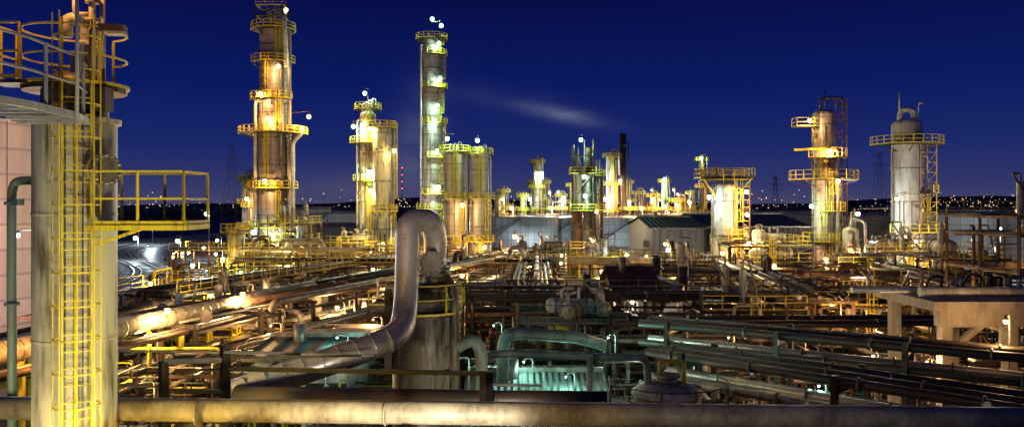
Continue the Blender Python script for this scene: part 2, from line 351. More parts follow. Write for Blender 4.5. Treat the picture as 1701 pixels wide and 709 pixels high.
def frame_tower(name,x,y,w,zt,mat='dark',step=3.2,t=0.2,plats=True,n=2):
    b=B(name); h=w/2
    for sx in (-h,h):
        for sy in (-h,h): b.beam((x+sx,y+sy,0),(x+sx,y+sy,zt),t,mat)
    z=step; i=0
    while z<=zt:
        for s_ in (-h,h):
            b.beam((x-h,y+s_,z),(x+h,y+s_,z),t*0.8,mat); b.beam((x+s_,y-h,z),(x+s_,y+h,z),t*0.8,mat)
        b.beam((x-h,y-h,z-step),(x+h,y-h,z),t*0.6,mat); b.beam((x+h,y+h,z-step),(x-h,y+h,z),t*0.6,mat)
        if plats and i%2==1:
            b.box((x,y,z+0.12),(w+1,w+1,0.08),'dark'); g=h+0.5
            rail(b,[(x-g,y-g,z+.16),(x+g,y-g,z+.16),(x+g,y+g,z+.16),(x-g,y+g,z+.16),(x-g,y-g,z+.16)],'yellow',0.05)
        z+=step; i+=1
    if plats:
        for q in range(n):
            px_=x+R(-h,h)*0.6; py_=y+R(-h,h)*0.4; rr_=R(0.3,0.8); b.lathe((px_,py_,0),[(rr_,0),(rr_,zt*R(.7,1)-.4),(0.01,zt*.99)],'rust' if q else 'vessel',12)
            b.tube([(px_+1,py_-1,0),(px_+1,py_-1,zt+1)],0.12,'steel',6)
    return b.obj()
frame_tower('steel_process_tower',X(968,140),140,3.4,Z(242,140),n=4)
frame_tower('steel_process_tower',X(988,150),150,2.6,Z(275,150))
# ------------------------------------------------------------ distant refinery
for px,yt,d,r,m in ((892,266,330,1.9,'pale'),(1016,256,300,2.1,'pale'),(1104,298,330,1.3,'pale'),(1166,262,300,1.2,'dark'),(905,300,340,1.3,'clad'),(884,300,340,1.1,'clad'),(836,315,330,1.5,'cream'),(932,322,330,1.2,'pale'),(1060,318,320,1.5,'cream'),(1128,330,300,1.6,'cream'),(412,292,230,1.6,'cream'),(418,300,225,1.4,'clad'),(1042,300,310,1.1,'clad'),(990,310,310,1.2,'cream'),(868,322,310,1.0,'pale'),(950,305,330,1.0,'clad'),(1085,322,300,1.2,'pale'),(1148,318,330,1.0,'clad'),(826,325,280,1.1,'pale')):
    z=Z(yt,d); column('distant_process_column',X(px,d),d,r,z,m,[(z*0.35,-180,0,1.4),(z*0.65,-180,0,1.4),(z-1,-180,180,1.4)],n=12,rr=0.1,lad=-90)
b=B('flare_stack'); d=300; b.lathe((X(1035,d),d,0),[(1.5,0),(1.25,20),(1.15,Z(222,d)),(0.9,Z(222,d))],'dark',16)
for z in range(6,40,5): b.lathe((X(1035,d),d,z),[(1.3,0),(1.55,0),(1.55,0.3),(1.3,0.3)],'rust',16)
b.tube([(X(1035,d)+1.8,d-1,0),(X(1035,d)+1.8,d-1,38)],0.2,'dark',6); b.obj()
random.seed(11)
for px,d,w in ((850,300,3),(925,305,4),(955,320,4),(1045,300,4),(1075,310,4),(1110,290,4),(1140,300,3),(1000,330,5),(865,320,3),(900,310,4),(1025,280,4),(1060,290,5)):
    frame_tower('distant_process_structure',X(px,d),d,w*1.6,R(9,18),'rust',3.0,0.3)

# ------------------------------------------------------------ storage tanks
def tank(x,y,r,h,mat='tank',name='storage_tank',stair=True):
    b=B(name); n=72
    b.lathe((x,y,0),[(r,0),(r,h),(r+0.15,h),(r+0.15,h+0.15),(r*0.6,h+r*0.03),(0.01,h+r*0.055)],mat,n)
    for i in range(0,n,2):
        a=2*math.pi*i/n; b.beam((x+math.cos(a)*(r+.03),y+math.sin(a)*(r+.03),0),(x+math.cos(a)*(r+.03),y+math.sin(a)*(r+.03),h-0.05),0.08,'steel')
    for hh in (0.6,1.2): b.arc((x,y,h+hh),r,0.06,'steel',-180,180,4,n)
    for i in range(n):
        a=2*math.pi*i/n; b.beam((x+math.cos(a)*r,y+math.sin(a)*r,h),(x+math.cos(a)*r,y+math.sin(a)*r,h+1.2),0.08,'steel')
    if stair:
        pts=[(x+math.cos(rad(-150+i*5))*(r+.6),y+math.sin(rad(-150+i*5))*(r+.6),h*i/12) for i in range(13)]
        b.tube(pts,0.25,'steel',4); b.tube([(p[0],p[1],p[2]+1.1) for p in pts],0.07,'steel',4)
    return b.obj()
tank(-63.5,82,16.5,22.0)
for px,d,r,h in ((560,290,15,10.5),(500,330,12,12),(865,275,13,9.6),(955,290,14,9.3),(1045,280,13,9.4),(1130,300,16,10.5),(1285,260,20,10.5),(1450,230,13,10.4),(1640,182,15,11.6),(1560,215,12,11.2)):
    tank(X(px,d),d,r,h)
for px,d,r,h in ((1003,128,2.0,6.2),(1045,125,2.2,5.8),(1085,130,1.6,7)):
    tank(X(px,d),d,r,h,'pale','process_tank',False)

def shed(name,x0,x1,y0,y1,h,ridge,mw,mr_,open_=0,win=0):
    b=B(name); ym=(y0+y1)/2
    b.quad((x0,y0,0),(x1,y0,0),(x1,y0,h),(x0,y0,h),mw); b.quad((x1,y1,0),(x0,y1,0),(x0,y1,h),(x1,y1,h),mw)
    for x in (x0,x1):
        b.quad((x,y1,0),(x,y0,0),(x,y0,h),(x,y1,h),mw); b.quad((x,y0,h),(x,ym,ridge),(x,ym+0.01,ridge),(x,y1,h),mw)
    o=0.5
    b.quad((x0-o,y0-o,h-0.05),(x1+o,y0-o,h-0.05),(x1+o,ym,ridge+.1),(x0-o,ym,ridge+.1),mr_); b.quad((x0-o,ym,ridge+.1),(x1+o,ym,ridge+.1),(x1+o,y1+o,h-.05),(x0-o,y1+o,h-.05),mr_)
    b.beam((x0-o,y0-o-0.05,h-.1),(x1+o,y0-o-0.05,h-.1),0.2,'steel'); b.beam((x0-o,ym,ridge+.2),(x1+o,ym,ridge+.2),0.25,'steel')
    x=x0+1.2
    while x<x1-1: 
        b.beam((x,y0-0.06,0),(x,y0-0.06,h-0.1),0.1,'dark'); x+=3.2
    b.box(((x0+x1)/2-1,y0-0.03,1.6),(3,0.1,3.2),'dark')
    for i in range(win): b.box((x0+(i+0.6)*(x1-x0)/win,y0-0.03,h*0.7),(0.9,0.1,0.8),'black')
    b.tube([(x0+(x1-x0)*.3,ym-1,ridge-.5),(x0+(x1-x0)*.3,ym-1,ridge+1)],0.35,'steel',10)
    return b.obj()
shed('corrugated_warehouse',X(1172,128),X(1345,128),128,158,10.6,12.2,'wallk','black')
shed('corrugated_warehouse',X(1083,126),X(1170,126),126,150,10.4,11.8,'wallc','wallk')
shed('pump_house',X(1020,72),X(1085,72),70,80,6.4,8.2,'wallk','rust')
shed('compressor_shed',-2.0,4.6,38,52,3.6,4.6,'green','roofc')
shed('control_hut',X(460,46),X(600,46),42,51,6.1,6.3,'pale','roofg',win=4)
shed('workshop',X(505,210),X(600,210),210,225,8,9,'wallc','steel',win=5)

# ------------------------------------------------------------ pipe racks
def rack(name,a,b_,width,levels,npipes,mats,bay=6,rmin=0.08,rmax=0.28,cm='dark',tray=True,railm=None):
    a=Vector((a[0],a[1],0)); c=Vector((b_[0],b_[1],0)); d=(c-a); L=d.length; d.normalize(); t=Vector((-d.y,d.x,0)); b=B(name)
    nb=max(1,int(L/bay))
    for i in range(nb+1):
        p=a+d*(L*i/nb)
        for s_ in (-1,1): b.beam(p+t*width/2*s_,p+t*width/2*s_+Vector((0,0,levels[-1]+0.1)),0.24,cm)
        for z in levels: b.beam(p-t*(width/2+.3)+Vector((0,0,z)),p+t*(width/2+.3)+Vector((0,0,z)),0.22,cm)
        if i%3==0 and i<nb:
            q=a+d*(L*(i+1)/nb)
            for s_ in (-1,1): b.beam(p+t*width/2*s_,q+t*width/2*s_+Vector((0,0,levels[0])),0.11,cm)
    for z in levels:
        for s_ in (-1,1): b.beam(a+t*width/2*s_+Vector((0,0,z-0.35)),c+t*width/2*s_+Vector((0,0,z-0.35)),0.17,cm)
        x=-width/2+0.3
        while x<width/2-0.25:
            r=random.choice((rmin,rmin*1.4,(rmin+rmax)/2,rmax)); x+=r
            if x>width/2-0.2: break
            m=random.choice(mats); e0=R(0,0.12)*L*(random.random()<0.3); e1=R(0,0.2)*L*(random.random()<0.3)
            o=t*x+Vector((0,0,z+0.13+r))
            pts=[a+d*e0+o,c-d*e1+o]
            if random.random()<0.4: pts=[pts[0]+Vector((0,0,-z*0.7))]+pts
            if random.random()<0.25:
                k=R(.3,.7); e=a+d*(L*k)+o; up=Vector((0,0,R(.6,1.6))); pts=pts[:-1]+[e,e+up,e+up+d*1.8,e+d*1.8]+pts[-1:]
            b.pipe(pts,r,m,r*3.5,10 if r>.15 else 7)
            q=R(1,4)
            while q<L and r>0.12:
                if random.random()<.3: b.tube([a+d*q+o,a+d*(q+.12)+o],r*1.5,'steel',10)
                q+=R(3,8)
            x+=r+R(0.06,0.25)
    if railm:
        for s_ in (-1,1): rail(b,[a+t*(width/2+.4)*s_+Vector((0,0,levels[-1]+.3)),c+t*(width/2+.4)*s_+Vector((0,0,levels[-1]+.3))],railm,0.035)
    return b.obj()
mm=['cladn','steel','rust','dark','steel','dark','rust','black','clad']
md=['dark','rust','black','steel','dark','black']
random.seed(21)
rack('pipe_rack',(-21,47),(0,112),6,[4.6,7.0],9,mm,6,railm=None)
rack('pipe_rack',(-30,66),(-14,125),5,[4.5,6.5],9,mm,6,railm='yellow')
rack('pipe_rack',(-9,66),(32,66),4,[4.4,6.2],9,md,5.5,cm='dark',railm='dark')
rack('pipe_rack',(-34,100),(24,96),4.5,[4.5,6.8],9,mm,6,cm='rust',railm='yellow')
rack('pipe_rack',(10,88),(58,84),4.5,[4.2,6.4],9,mm,6,cm='rust',railm=None)
rack('pipe_rack',(7,56),(34,57),3.5,[3.5,5.5],9,md,5,cm='dark')
rack('pipe_rack',(-50,120),(-20,118),4.5,[4.5,7],9,mm,6,cm='rust',railm='yellow')
rack('pipe_rack',(2,70),(4,135),5,[4.5,6.8],9,mm,6.5,cm='dark')
rack('pipe_rack',(24,62),(30,120),4.5,[4.5,6.5],9,mm,6.5,cm='rust')
rack('pipe_rack',(40,60),(48,130),4.5,[4.5,6.5],9,mm,6.5,cm='dark')
rack('pipe_rack',(-31,42),(-26,92),3,[4,5.6],9,mm,6,cm='yellow')
rack('pipe_rack',(-16,44),(2,100),2.4,[3.4,5.6],9,mm,6,.05,.16)
rack('pipe_rack',(-26,56),(-6,54),3,[3.6,5.4],9,mm,5,.05,.2,cm='rust')
rack('pipe_rack',(-28,76),(10,80),3.5,[3.6,5.8],9,mm,5,.06,.22,cm='rust')

# ------------------------------------------------------------ process units
def exchanger(b,p,ax,L,r,mat,legs=True):
    p=Vector(p); ax=Vector(ax).normalized()
    b.lathe(p-ax*L/2,[(0.001,-r*0.5),(r*0.7,-r*0.35),(r,0),(r,L),(r*0.7,L+r*0.35),(0.001,L+r*0.5)],mat,16,ax)
    for q in (0.12,0.85): b.lathe(p-ax*L/2+ax*(L*q),[(r,0),(r*1.18,0),(r*1.18,0.15),(r,0.15)],'steel',16,ax,False)
    for q in (0.3,0.7):
        c=p-ax*L/2+ax*(L*q); b.box((c.x,c.y,c.z-r*0.9),(0.4 if ax.x else r*1.6,r*1.6 if ax.x else 0.4,r*0.7),'conc')
        b.pipe([c,c+Vector((0,0,r+0.7)),c+Vector((R(-1,1),R(-1,1),r+0.7))],r*0.22,mat,0.3,8)
def unit(name,x0,y0,w,dp,lev,fm='dark',rm='yellow',eq=3,bay=5,seed=0,t=.2,er=.75):
    random.seed(seed or int(abs(x0*13+y0*7))); b=B(name); nx=max(1,round(w/bay)); ny=max(1,round(dp/bay)); zt=lev[-1]
    for i in range(nx+1):
        for j in range(ny+1):
            x=x0+w*i/nx; y=y0+dp*j/ny; b.beam((x,y,0),(x,y,zt+(1.2 if random.random()<.3 else 0)),t,fm)
    for z in lev:
        for i in range(nx+1): b.beam((x0+w*i/nx,y0,z-.15),(x0+w*i/nx,y0+dp,z-.15),t,fm)
        for j in range(ny+1): b.beam((x0,y0+dp*j/ny,z-.15),(x0+w,y0+dp*j/ny,z-.15),t,fm)
        for i in range(nx):
            for j in range(ny):
                if random.random()<0.5: b.box((x0+w*(i+.5)/nx,y0+dp*(j+.5)/ny,z+0.03),(w/nx-.3,dp/ny-.3,0.05),'dark')
        rail(b,[(x0,y0,z),(x0+w,y0,z)],rm,0.035); 
        if random.random()<.7: rail(b,[(x0+w,y0,z),(x0+w,y0+dp,z),(x0,y0+dp,z)],rm,0.035)
        for q in range(eq):
            r=R(.35,er); ex=x0+R(.2,.8)*w; ey=y0+R(.1,.8)*dp
            if random.random()<.5: exchanger(b,(ex,ey,z+r*1.3),(1,0,0) if random.random()<.4 else (0,1,0),R(2.2,3.8),r,random.choice(['pale','clad','cream','rust','bpipe']))
            else:
                h=R(1.5,3.0); b.lathe((ex,ey,z),[(r*.7,0),(r*.7,h)],'pale',12); b.lathe((ex,ey,z+h),dome(r*.7,r*.4,0),'pale',12); b.pipe([(ex,ey,z+h),(ex,ey,z+h+.8),(ex+R(-1.5,1.5),ey,z+h+.8),(ex+1,ey-1,z)],.09,'steel',.25,7)
    zp=0
    for z in lev:
        i=random.randrange(nx); b.beam((x0+w*i/nx,y0-0.02,zp),(x0+w*(i+1)/nx,y0-.02,z-.2),0.12,fm); zp=z
    for q in range(int(w*1.8)):
        r=random.choice((.05,.07,.1,.14,.2)); x=x0+R(0,w); y=y0+R(-.8,dp); z1=R(2,zt+1.5); 
        pts=[(x,y,0),(x,y,z1)]
        for k in range(random.randint(1,3)):
            l=list(pts[-1]); a=random.choice((0,0,1,2)); l[a]+=R(-3,3) if a<2 else R(-2,2); l[2]=max(.4,l[2]); pts.append(tuple(l))
        b.pipe(pts,r,random.choice(mm+['yellow']),r*3,7)
    ladder(b,x0+w*.5,y0-.15,0,zt,-90,rm,0.5,0.035,0.4,True,0.4,1.1)
    return b.obj()
def piping(name,x0,x1,y0,y1,zm,n,mats=mm,seed=1,rs=(.04,.05,.07,.1,.14,.2)):
    random.seed(seed); b=B(name)
    for i in range(n):
        p=[R(x0,x1),R(y0,y1),R(.4,zm)]; pts=[(p[0],p[1],0),tuple(p)]; r=random.choice(rs); la=2
        for k in range(random.randint(2,6)):
            a=random.choice([q for q in (0,1,2) if q!=la]); la=a; lim=((x0,x1),(y0,y1),(.4,zm))[a]
            s_=R(1,7) if a<2 else R(.5,3); s_*=random.choice((-1,1)); v=p[a]+s_
            if v<lim[0] or v>lim[1]: v=p[a]-s_
            p[a]=min(max(v,lim[0]),lim[1]); pts.append(tuple(p))
        if random.random()<.6: pts.append((p[0],p[1],0.0) if la!=2 else (p[0],p[1]+1.5,p[2]))
        pts=[q for k,q in enumerate(pts) if k==0 or (Vector(q)-Vector(pts[k-1])).length>0.25]
        m=random.choice(mats); b.pipe(pts,r,m,r*3,7)
        for q in pts[1:-1]:
            if random.random()<.35:
                v=Vector(q); b.lathe(v+Vector((0,-r-.15,0)),[(0.18,0),(.22,.03),(.18,.06)],'rust',10,Vector((0,1,0))); 
            if q[2]>1.5 and random.random()<.5: b.beam((q[0],q[1],0),(q[0],q[1],q[2]-r),.09,'dark')
    return b.obj()
unit('process_unit',X(430,130),130,8,9,[4,8,11],'rust','yellow',4)
unit('process_unit',X(365,122),122,4,9,[4,7],'dark','yellow',2)
unit('process_unit',X(505,135),135,12,10,[4,7.6],'dark','yellow',5)
unit('process_unit',X(600,128),130,16,10,[3.5,7.0],'dark','yellow',5)
unit('process_unit',X(830,112),112,10,10,[4,7.5],'rust','yellow',4)
unit('process_unit',X(930,104),106,9,8,[3.5,6.6],'dark','yellow',4)
unit('process_unit',X(1110,88),90,6,9,[4,7],'dark','dark',4)
unit('process_unit',X(1225,95),98,10,10,[4,7.0,9],'dark','yellow',5)
unit('process_unit',X(1405,92),94,7,9,[3.5,6.8],'rust','yellow',4)
unit('process_unit',X(1470,100),104,10,9,[4,8],'dark','yellow',5)
unit('process_unit',X(1565,82),82,7,10,[3.5,6.5,8.5],'rust','yellow',4)
unit('process_unit',X(1640,64),60,9,10,[4.5,9.0,11.8,13.2],'rust','yellow',3,4,er=.5)
unit('process_unit',X(205,52),52,7,8,[3.4,5.4],'yellow','yellow',3,3.5,t=.13,er=.5)
unit('process_unit',X(260,66),66,9,9,[3.5,5.6],'dark','yellow',3,t=.15,er=.5)
unit('process_unit',X(620,62),60,7,8,[3.5,6.5],'dark','yellow',4,er=.55)
unit('process_unit',X(860,58),57,8,7,[3.2,5.8],'dark','dark',4,er=.55)
unit('process_unit',X(1160,62),61,8,8,[3.2,6.0],'dark','yellow',4,er=.55)
unit('process_unit',X(1410,56),64,10,9,[3.2,6.0],'rust','yellow',4,er=.55)
for i,(x0,x1,y0,y1,zm,n) in enumerate(((-24,-12,38,50,6.0,80),(-12,-3,36,56,5,70),(3,12,34,46,4,60),(5,22,50,62,5,90),(-40,-18,62,95,5.5,100),(-16,0,78,110,6,90),(8,26,70,92,6,100),(30,44,66,92,6,90),(30,50,90,110,7,70),(22,40,40,60,5,80),(-50,-30,100,125,6,60),(14,34,92,112,7,70),(-2,14,56,72,5.5,70))):
    piping('process_piping',x0,x1,y0,y1,zm,n,mm+(['yellow','yellow'] if x1<0 else ['bpipe']),seed=40+i)

# ------------------------------------------------------------ big orange lit pipe left
b=B('insulated_transfer_pipe')
a=Vector((X(-60,33),33,7.6)); c=Vector((X(445,58),58,7.4)); b.pipe([a,c,c+Vector((1.5,8,0)),c+Vector((1.5,8,-7))],0.5,'bpipe',1.5,20)
for i in range(9):
    p=a.lerp(c,i/8.5); 
    for s_ in (-.7,.7): b.beam((p.x+s_*.5,p.y-s_,0),(p.x+s_*.5,p.y-s_,p.z-.5),0.15,'yellow')
    b.beam((p.x-.45,p.y+.9,p.z-.6),(p.x+.45,p.y-.9,p.z-.6),0.17,'yellow')
for i in range(30):
    p=a.lerp(c,i/29.5); dd=(c-a).normalized(); b.tube([p,p+dd*.08],0.515,'steel',20)
b.pipe([a+Vector((.9,-.9,-.6)),c+Vector((.9,-.9,-.6))],0.12,'steel'); b.pipe([a+Vector((1.3,-1.2,-.7)),c+Vector((1.3,-1.2,-.7))],0.16,'rust')
b.obj()

# ------------------------------------------------------------ foreground left column
random.seed(5)
cx,cy,r=-8.15,15.0,0.71
b=B('foreground_process_column')
b.lathe((cx,cy,0),[(r*1.1,0),(r*1.1,1),(r,1.3),(r,15.58)],'cream',48); b.lathe((cx,cy,15.5),[(r*1.0,0),(r*1.1,0),(r*1.1,.09),(r*.8,.09)],'cream',48,sm=False)
b.lathe((cx,cy,15.55),[(r*.8,0),(r*.8,.62)],'vessel',40); b.lathe((cx,cy,16.15),dome(r*.8,.35,0),'vessel',40)
for z in (9.2,11.5,13.8): b.lathe((cx,cy,z),[(r,0),(r+.012,.01),(r+.012,.05),(r,.06)],'cream',48,sm=False)
u=Vector((.80,-.6,0)).normalized(); m0=Vector((cx,cy,14.62))+u*(r-.1)
b.tube([m0,m0+u*.42],.2,'cream',20); b.tube([m0+u*.4,m0+u*.47],.285,'cream',28); b.tube([m0+u*.48,m0+u*.55],.285,'steel',28)
for i in range(16):
    a=2*math.pi*i/16; w=Vector((-u.y,u.x,0)); q=m0+(w*math.cos(a)+Vector((0,0,1))*math.sin(a))*.245; b.tube([q+u*.36,q+u*.6],.017,'pale',6)
b.pipe([(cx+.22,cy,16.2),(cx+.22,cy,17.45),(cx-.12,cy-.1,17.45),(cx-.12,cy-.1,17.1)],.12,'pale',.2,14)
b.tube([(cx+.42,cy-.2,16.1),(cx+.42,cy-.2,18.4)],.06,'pale',10); b.tube([(cx+.56,cy-.1,16.1),(cx+.56,cy-.1,17.8)],.05,'pale',10)
for zz in (16.9,17.35,17.7): b.tube([(cx+.42,cy-.2,zz),(cx+.42,cy-.2,zz+.07)],.12,'pale',12)
b.tube([(cx+.22,cy,16.95),(cx+.22,cy,17.03)],.2,'pale',16)
b.pipe([(cx+.42,cy-.2,17.5),(cx+.1,cy-.2,17.5),(cx+.1,cy-.2,17.8)],.045,'pale',.1,8)
uc=Vector((.478,-.878,0)); tcv=Vector((.878,.478,0)); cc=Vector((cx,cy,0))
for k in (-.16,.0,.12): q=cc+uc*(r+.03)+tcv*k; b.tube([q+Vector((0,0,16.2)),q+Vector((0,0,6))],.014 if k else .03,'steel' if k else 'yellow',6)
b.obj()
b=B('caged_ladder'); q=cc+uc*(r+.16)+tcv*.02; ladder(b,q.x,q.y,6,16.3,-61.4,'yellow',0.46,0.017,0.3,True,0.37,0.58)
for zz in (8,10,12,14,15.5):
    for s_ in (-.23,.23): b.beam(q+tcv*s_+Vector((0,0,zz)),q+tcv*s_-uc*.2+Vector((0,0,zz)),.04,'yellow')
b.obj()
b=B('column_top_platform'); z=16.2
platform(b,cx,cy,z,r*.82,.88,-250,70,'yellow','dark',.022,1.0)
b.box((cx-.75,cy-.6,z-.03),(.7,.6,.06),'dark'); rail(b,[(cx-1.1,cy-.9,z),(cx-.5,cy-.9,z)],'yellow',.022,1.0,.4); rail(b,[(cx-1.1,cy-.9,z),(cx-1.1,cy,z)],'yellow',.022,1.0,.4)
b.box((cx+.75,cy-.45,z-.3),(.22,.3,.42),'dark'); b.obj()
b=B('side_access_platform'); z=13.63; x0,x1,y0,y1=cx+.72,-5.72,14.0,15.1
b.box(((x0+x1)/2,(y0+y1)/2,z),(x1-x0,y1-y0,.05),'dark'); 
for (p,q) in (((x0,y0),(x1,y0)),((x1,y0),(x1,y1)),((x0,y1),(x1,y1))):
    b.beam((p[0],p[1],z-.03),(q[0],q[1],z-.03),.09,'yellow')
rail(b,[(x0+.1,y0,z),(x1,y0,z),(x1,y1,z),(x0+.1,y1,z)],'yellow',.022,.95,.75)
b.beam((cx+.68,y0+.4,z-.35),(x1-.8,y0+.2,z-.05),.05,'yellow'); b.obj()
b=B('vertical_vent_pipe'); b.pipe([(X(20,16),16,0),(X(20,16),16,14.28),(X(26,16),16,14.48),(X(62,16),15.9,14.48)],.085,'green',.22,14)
for zz in (9,12,14): b.tube([(X(20,16),16,zz),(X(20,16),16,zz+.06)],.14,'green',14)
b.beam((X(20,16),16,14.05),(X(60,16),15.5,14.05),.12,'green'); b.obj()
b=B('curved_walkway'); path=[Vector(p) for p in ((-10,7.4,15.42),(-7.9,8.9,15.42),(-7.0,10.2,15.42),(-6.85,11.4,15.42),(-6.95,12.8,15.42),(-7.3,13.8,15.42))]
sm=[]
for i in range(len(path)-1):
    for t in (0,.33,.66): sm.append(path[i].lerp(path[i+1],t))
sm.append(path[-1])
for hh in (.5,.95): b.tube([p+Vector((0,0,hh)) for p in sm],.022,'blue',8)
b.tube(sm,.07,'blue',4,True,False)
for i in range(len(sm)-1):
    p,q=sm[i],sm[i+1]; o=Vector((-1.1,0,0)); b.quad(p,q,q+o,p+o,'blue'); b.beam(p+Vector((0,0,-.04)),p+o+Vector((0,0,-.04)),.05,'blue')
for i in (2,6,10,14): b.beam(sm[i],sm[i]+Vector((0,0,.97)),.05,'blue')
b.box((sm[12].x+.02,sm[12].y,16.25),(.16,.1,.3),'steel')
b.tube([(X(128,12.4),12.4,15.3),(X(128,12.4),12.4,18)],.028,'blue',8); b.obj()
b=B('area_floodlight'); b.pipe([(cx+.7,cy-.8,16.2),(cx+.7,cy-.8,17.12),(cx+.95,cy-.8,17.12)],.025,'dark',.1,8)
b.box((cx+1.1,cy-.8,17.1),(.42,.3,.12),'rust',.2); b.box((cx+1.15,cy-.8,17.02),(.34,.25,.05),'pale',.2); b.obj()

# ------------------------------------------------------------ foreground pipes
b=B('foreground_pipeline')
b.tube([(-16,16.0,10.03),(14,15.0,9.95)],.225,'bpipe',28)
for px in (330,640,1000,1340,1640): 
    x=X(px,15.5); b.tube([(x,15.47,9.985),(x+.03,15.468,9.985)],.229,'bpipe',28)
    b.beam((x+.5,15.45,0),(x+.5,15.45,9.74),.16,'dark'); b.beam((x+.5,14.9,9.7),(x+.5,16.1,9.7),.12,'dark')
b.tube([(-7.2,14.2,9.75),(-3.6,14.1,9.66)],.12,'cladn',16); b.tube([(-7.2,13.6,9.45),(-1,13.6,9.4)],.07,'yellow',10)
b.obj()
b=B('overhead_vapour_pipe')
d0=19.5
b.pipe([P(1010,664,17.6),P(800,662,18.2),P(392,654,d0-.2)],.2,'dark',.3,20)
pts=[P(384,656,d0),P(662,560,22.2),P(674,520,24.0),P(677,400,24.3),P(677,366,24.4),P(724,366,25.2),P(722,455,26)]
b.pipe(pts,.36,'cladn',.9,32)
def bands(a,c,n,r_,mat='steel'):
    for i in range(n):
        p=a.lerp(c,(i+.5)/n); dd=(c-a).normalized(); b.tube([p,p+dd*.035],r_,mat,32)
bands(P(388,655,d0),P(655,562.5,22.1),9,.366,'cladn'); bands(P(675,505,24.05),P(677,415,24.3),5,.366,'cladn')
q=P(722,448,26); b.tube([q,q+Vector((0,0,.1))],.5,'steel',28); b.tube([q-Vector((0,0,.14)),q-Vector((0,0,.04))],.5,'steel',28)
u=Vector((.3,-1,0)).normalized(); q=P(713,436,25.2); b.tube([q,q+u*.25],.3,'steel',20); b.tube([q+u*.25,q+u*.33],.38,'pale',24); b.tube([q+u*.34,q+u*.4],.38,'steel',24)
for i in range(12):
    a=2*math.pi*i/12; w=Vector((-u.y,u.x,0)); g_=q+(w*math.cos(a)+Vector((0,0,1))*math.sin(a))*.32; b.tube([g_+u*.38,g_+u*.45],.025,'dark',6)
b.obj()
vx,vy=X(698,26),26.3
b=B('reactor_vessel'); b.lathe((vx,vy,0),[(1.0,0),(1.0,2),(.93,2.1),(.93,10.9)],'vessel',40); b.lathe((vx,vy,10.9),dome(.93,.55,0),'vessel',40)
for z in (8.6,10.85): b.lathe((vx,vy,z),[(.93,0),(1.02,0),(1.02,.09),(.93,.09)],'dark',40,sm=False)
b.pipe([(X(722,26),26,11.2),(X(722,26),26,11.9)],.36,'steel',.3,20); b.tube([(X(722,26),26,11.3),(X(722,26),26,11.5)],.5,'dark',24)
b.pipe([(vx+.4,vy-.1,11.3),(vx+.8,vy-.4,11.75),(vx+1.12,vy-.5,11.2),(vx+1.12,vy-.5,2)],.17,'vessel',.4,16)
b.pipe([(vx+.9,vy-.3,9.2),(vx+1.7,vy-.6,9.75),(vx+2.0,vy-.7,9.4),(vx+2.0,vy-.7,2)],.2,'green',.45,16)
platform(b,vx,vy,10.55,.95,1.3,-100,60,'yellow','dark',.025,.9); b.box((vx-1.02,vy-.2,10.0),(.24,.4,2.6),'dark'); b.obj()
b=B('black_support_frame')
def hb(p,q,w): b.beam(p,q,w,'black')
hb(P(272,600,17),P(272,720,17),.16); hb(P(272,600,17),P(372,597,17.5),.11); hb(P(374,572,17.5),P(374,720,17.5),.17); hb(P(372,594,17.5),P(600,590,18),.05)
hb(P(374,612,17.5),P(816,620,17.8),.09); hb(P(372,584,17.4),P(500,587,18),.06); hb(P(808,618,17.8),P(808,730,17.8),.22); hb(P(374,650,17.5),P(280,648,17),.08); hb(P(900,640,17.8),P(816,638,17.8),.05)
hb(P(272,600,17),P(268,606,21),.1); hb(P(374,590,17.5),P(372,590,21),.1)
b.obj()
b=B('instrument_air_pipe'); b.pipe([P(195,582,20),P(330,584,20),P(620,590,20.6)],.035,'pale',.1,8); b.pipe([P(100,636,19),P(262,642,19)],.03,'steel',.1,8); b.obj()
def bridge(A0,A1,A2,offs,w,posts):
    b=B('pipe_bridge'); A0,A1=Vector(A0),Vector(A1); dd=(A1-A0).normalized(); tt=Vector((dd.y,-dd.x,0)).normalized()
    A1=A0+dd*A2
    for dz,o,r_,m in offs: b.tube([A0+tt*o+Vector((0,0,dz+r_)),A1+tt*o+Vector((0,0,dz+r_))],r_,m,14); 
    for dz,o,r_,m in offs[::2]:
        for k in range(6):
            p=A0+dd*(A2*(k+R(0,.8))/6)+tt*o+Vector((0,0,dz+r_)); b.tube([p,p+dd*.1],r_*1.45,'steel',14)
    for i in range(posts):
        p=A0+dd*(A2*(i+.3)/posts)
        for o in (-w/2,w/2): b.beam((p.x+tt.x*o,p.y+tt.y*o,0),(p.x+tt.x*o,p.y+tt.y*o,p.z+.5),.24,'black')
        b.beam(p-tt*(w/2+.2)+Vector((0,0,-.13)),p+tt*(w/2+.2)+Vector((0,0,-.13)),.2,'black'); b.beam(p-tt*(w/2+.2)+Vector((0,0,-1.2)),p+tt*(w/2+.2)+Vector((0,0,-1.2)),.2,'black')
    b.obj()
bridge((7.9,47,7.0),(23.6,37,6.9),30,[(0,-1.2,.2,'dark'),(0,-.6,.1,'steel'),(0,-.2,.24,'dark'),(0,.5,.16,'black'),(0,1.1,.22,'dark'),(-1.07,-1,.15,'dark'),(-1.07,-.3,.22,'cladn'),(-1.07,.5,.1,'steel'),(-1.07,1.1,.2,'dark')],3,5)
bridge((7.0,38,7.0),(17.8,28,6.9),27,[(0,-1.2,.2,'black'),(0,-.6,.1,'dark'),(0,0,.2,'dark'),(0,.55,.1,'steel'),(0,1.1,.2,'dark'),(-1.07,-1,.15,'dark'),(-1.07,-.3,.2,'cladn'),(-1.07,.5,.1,'steel'),(-1.07,1.1,.18,'steel')],3,4)
b=B('cooling_water_pipe'); b.pipe([(X(790,33),36,2),P(800,590,33),P(845,586,33),P(975,592,33),P(1075,594,34),(X(1080,34),34,2)],.16,'green',.5,12)
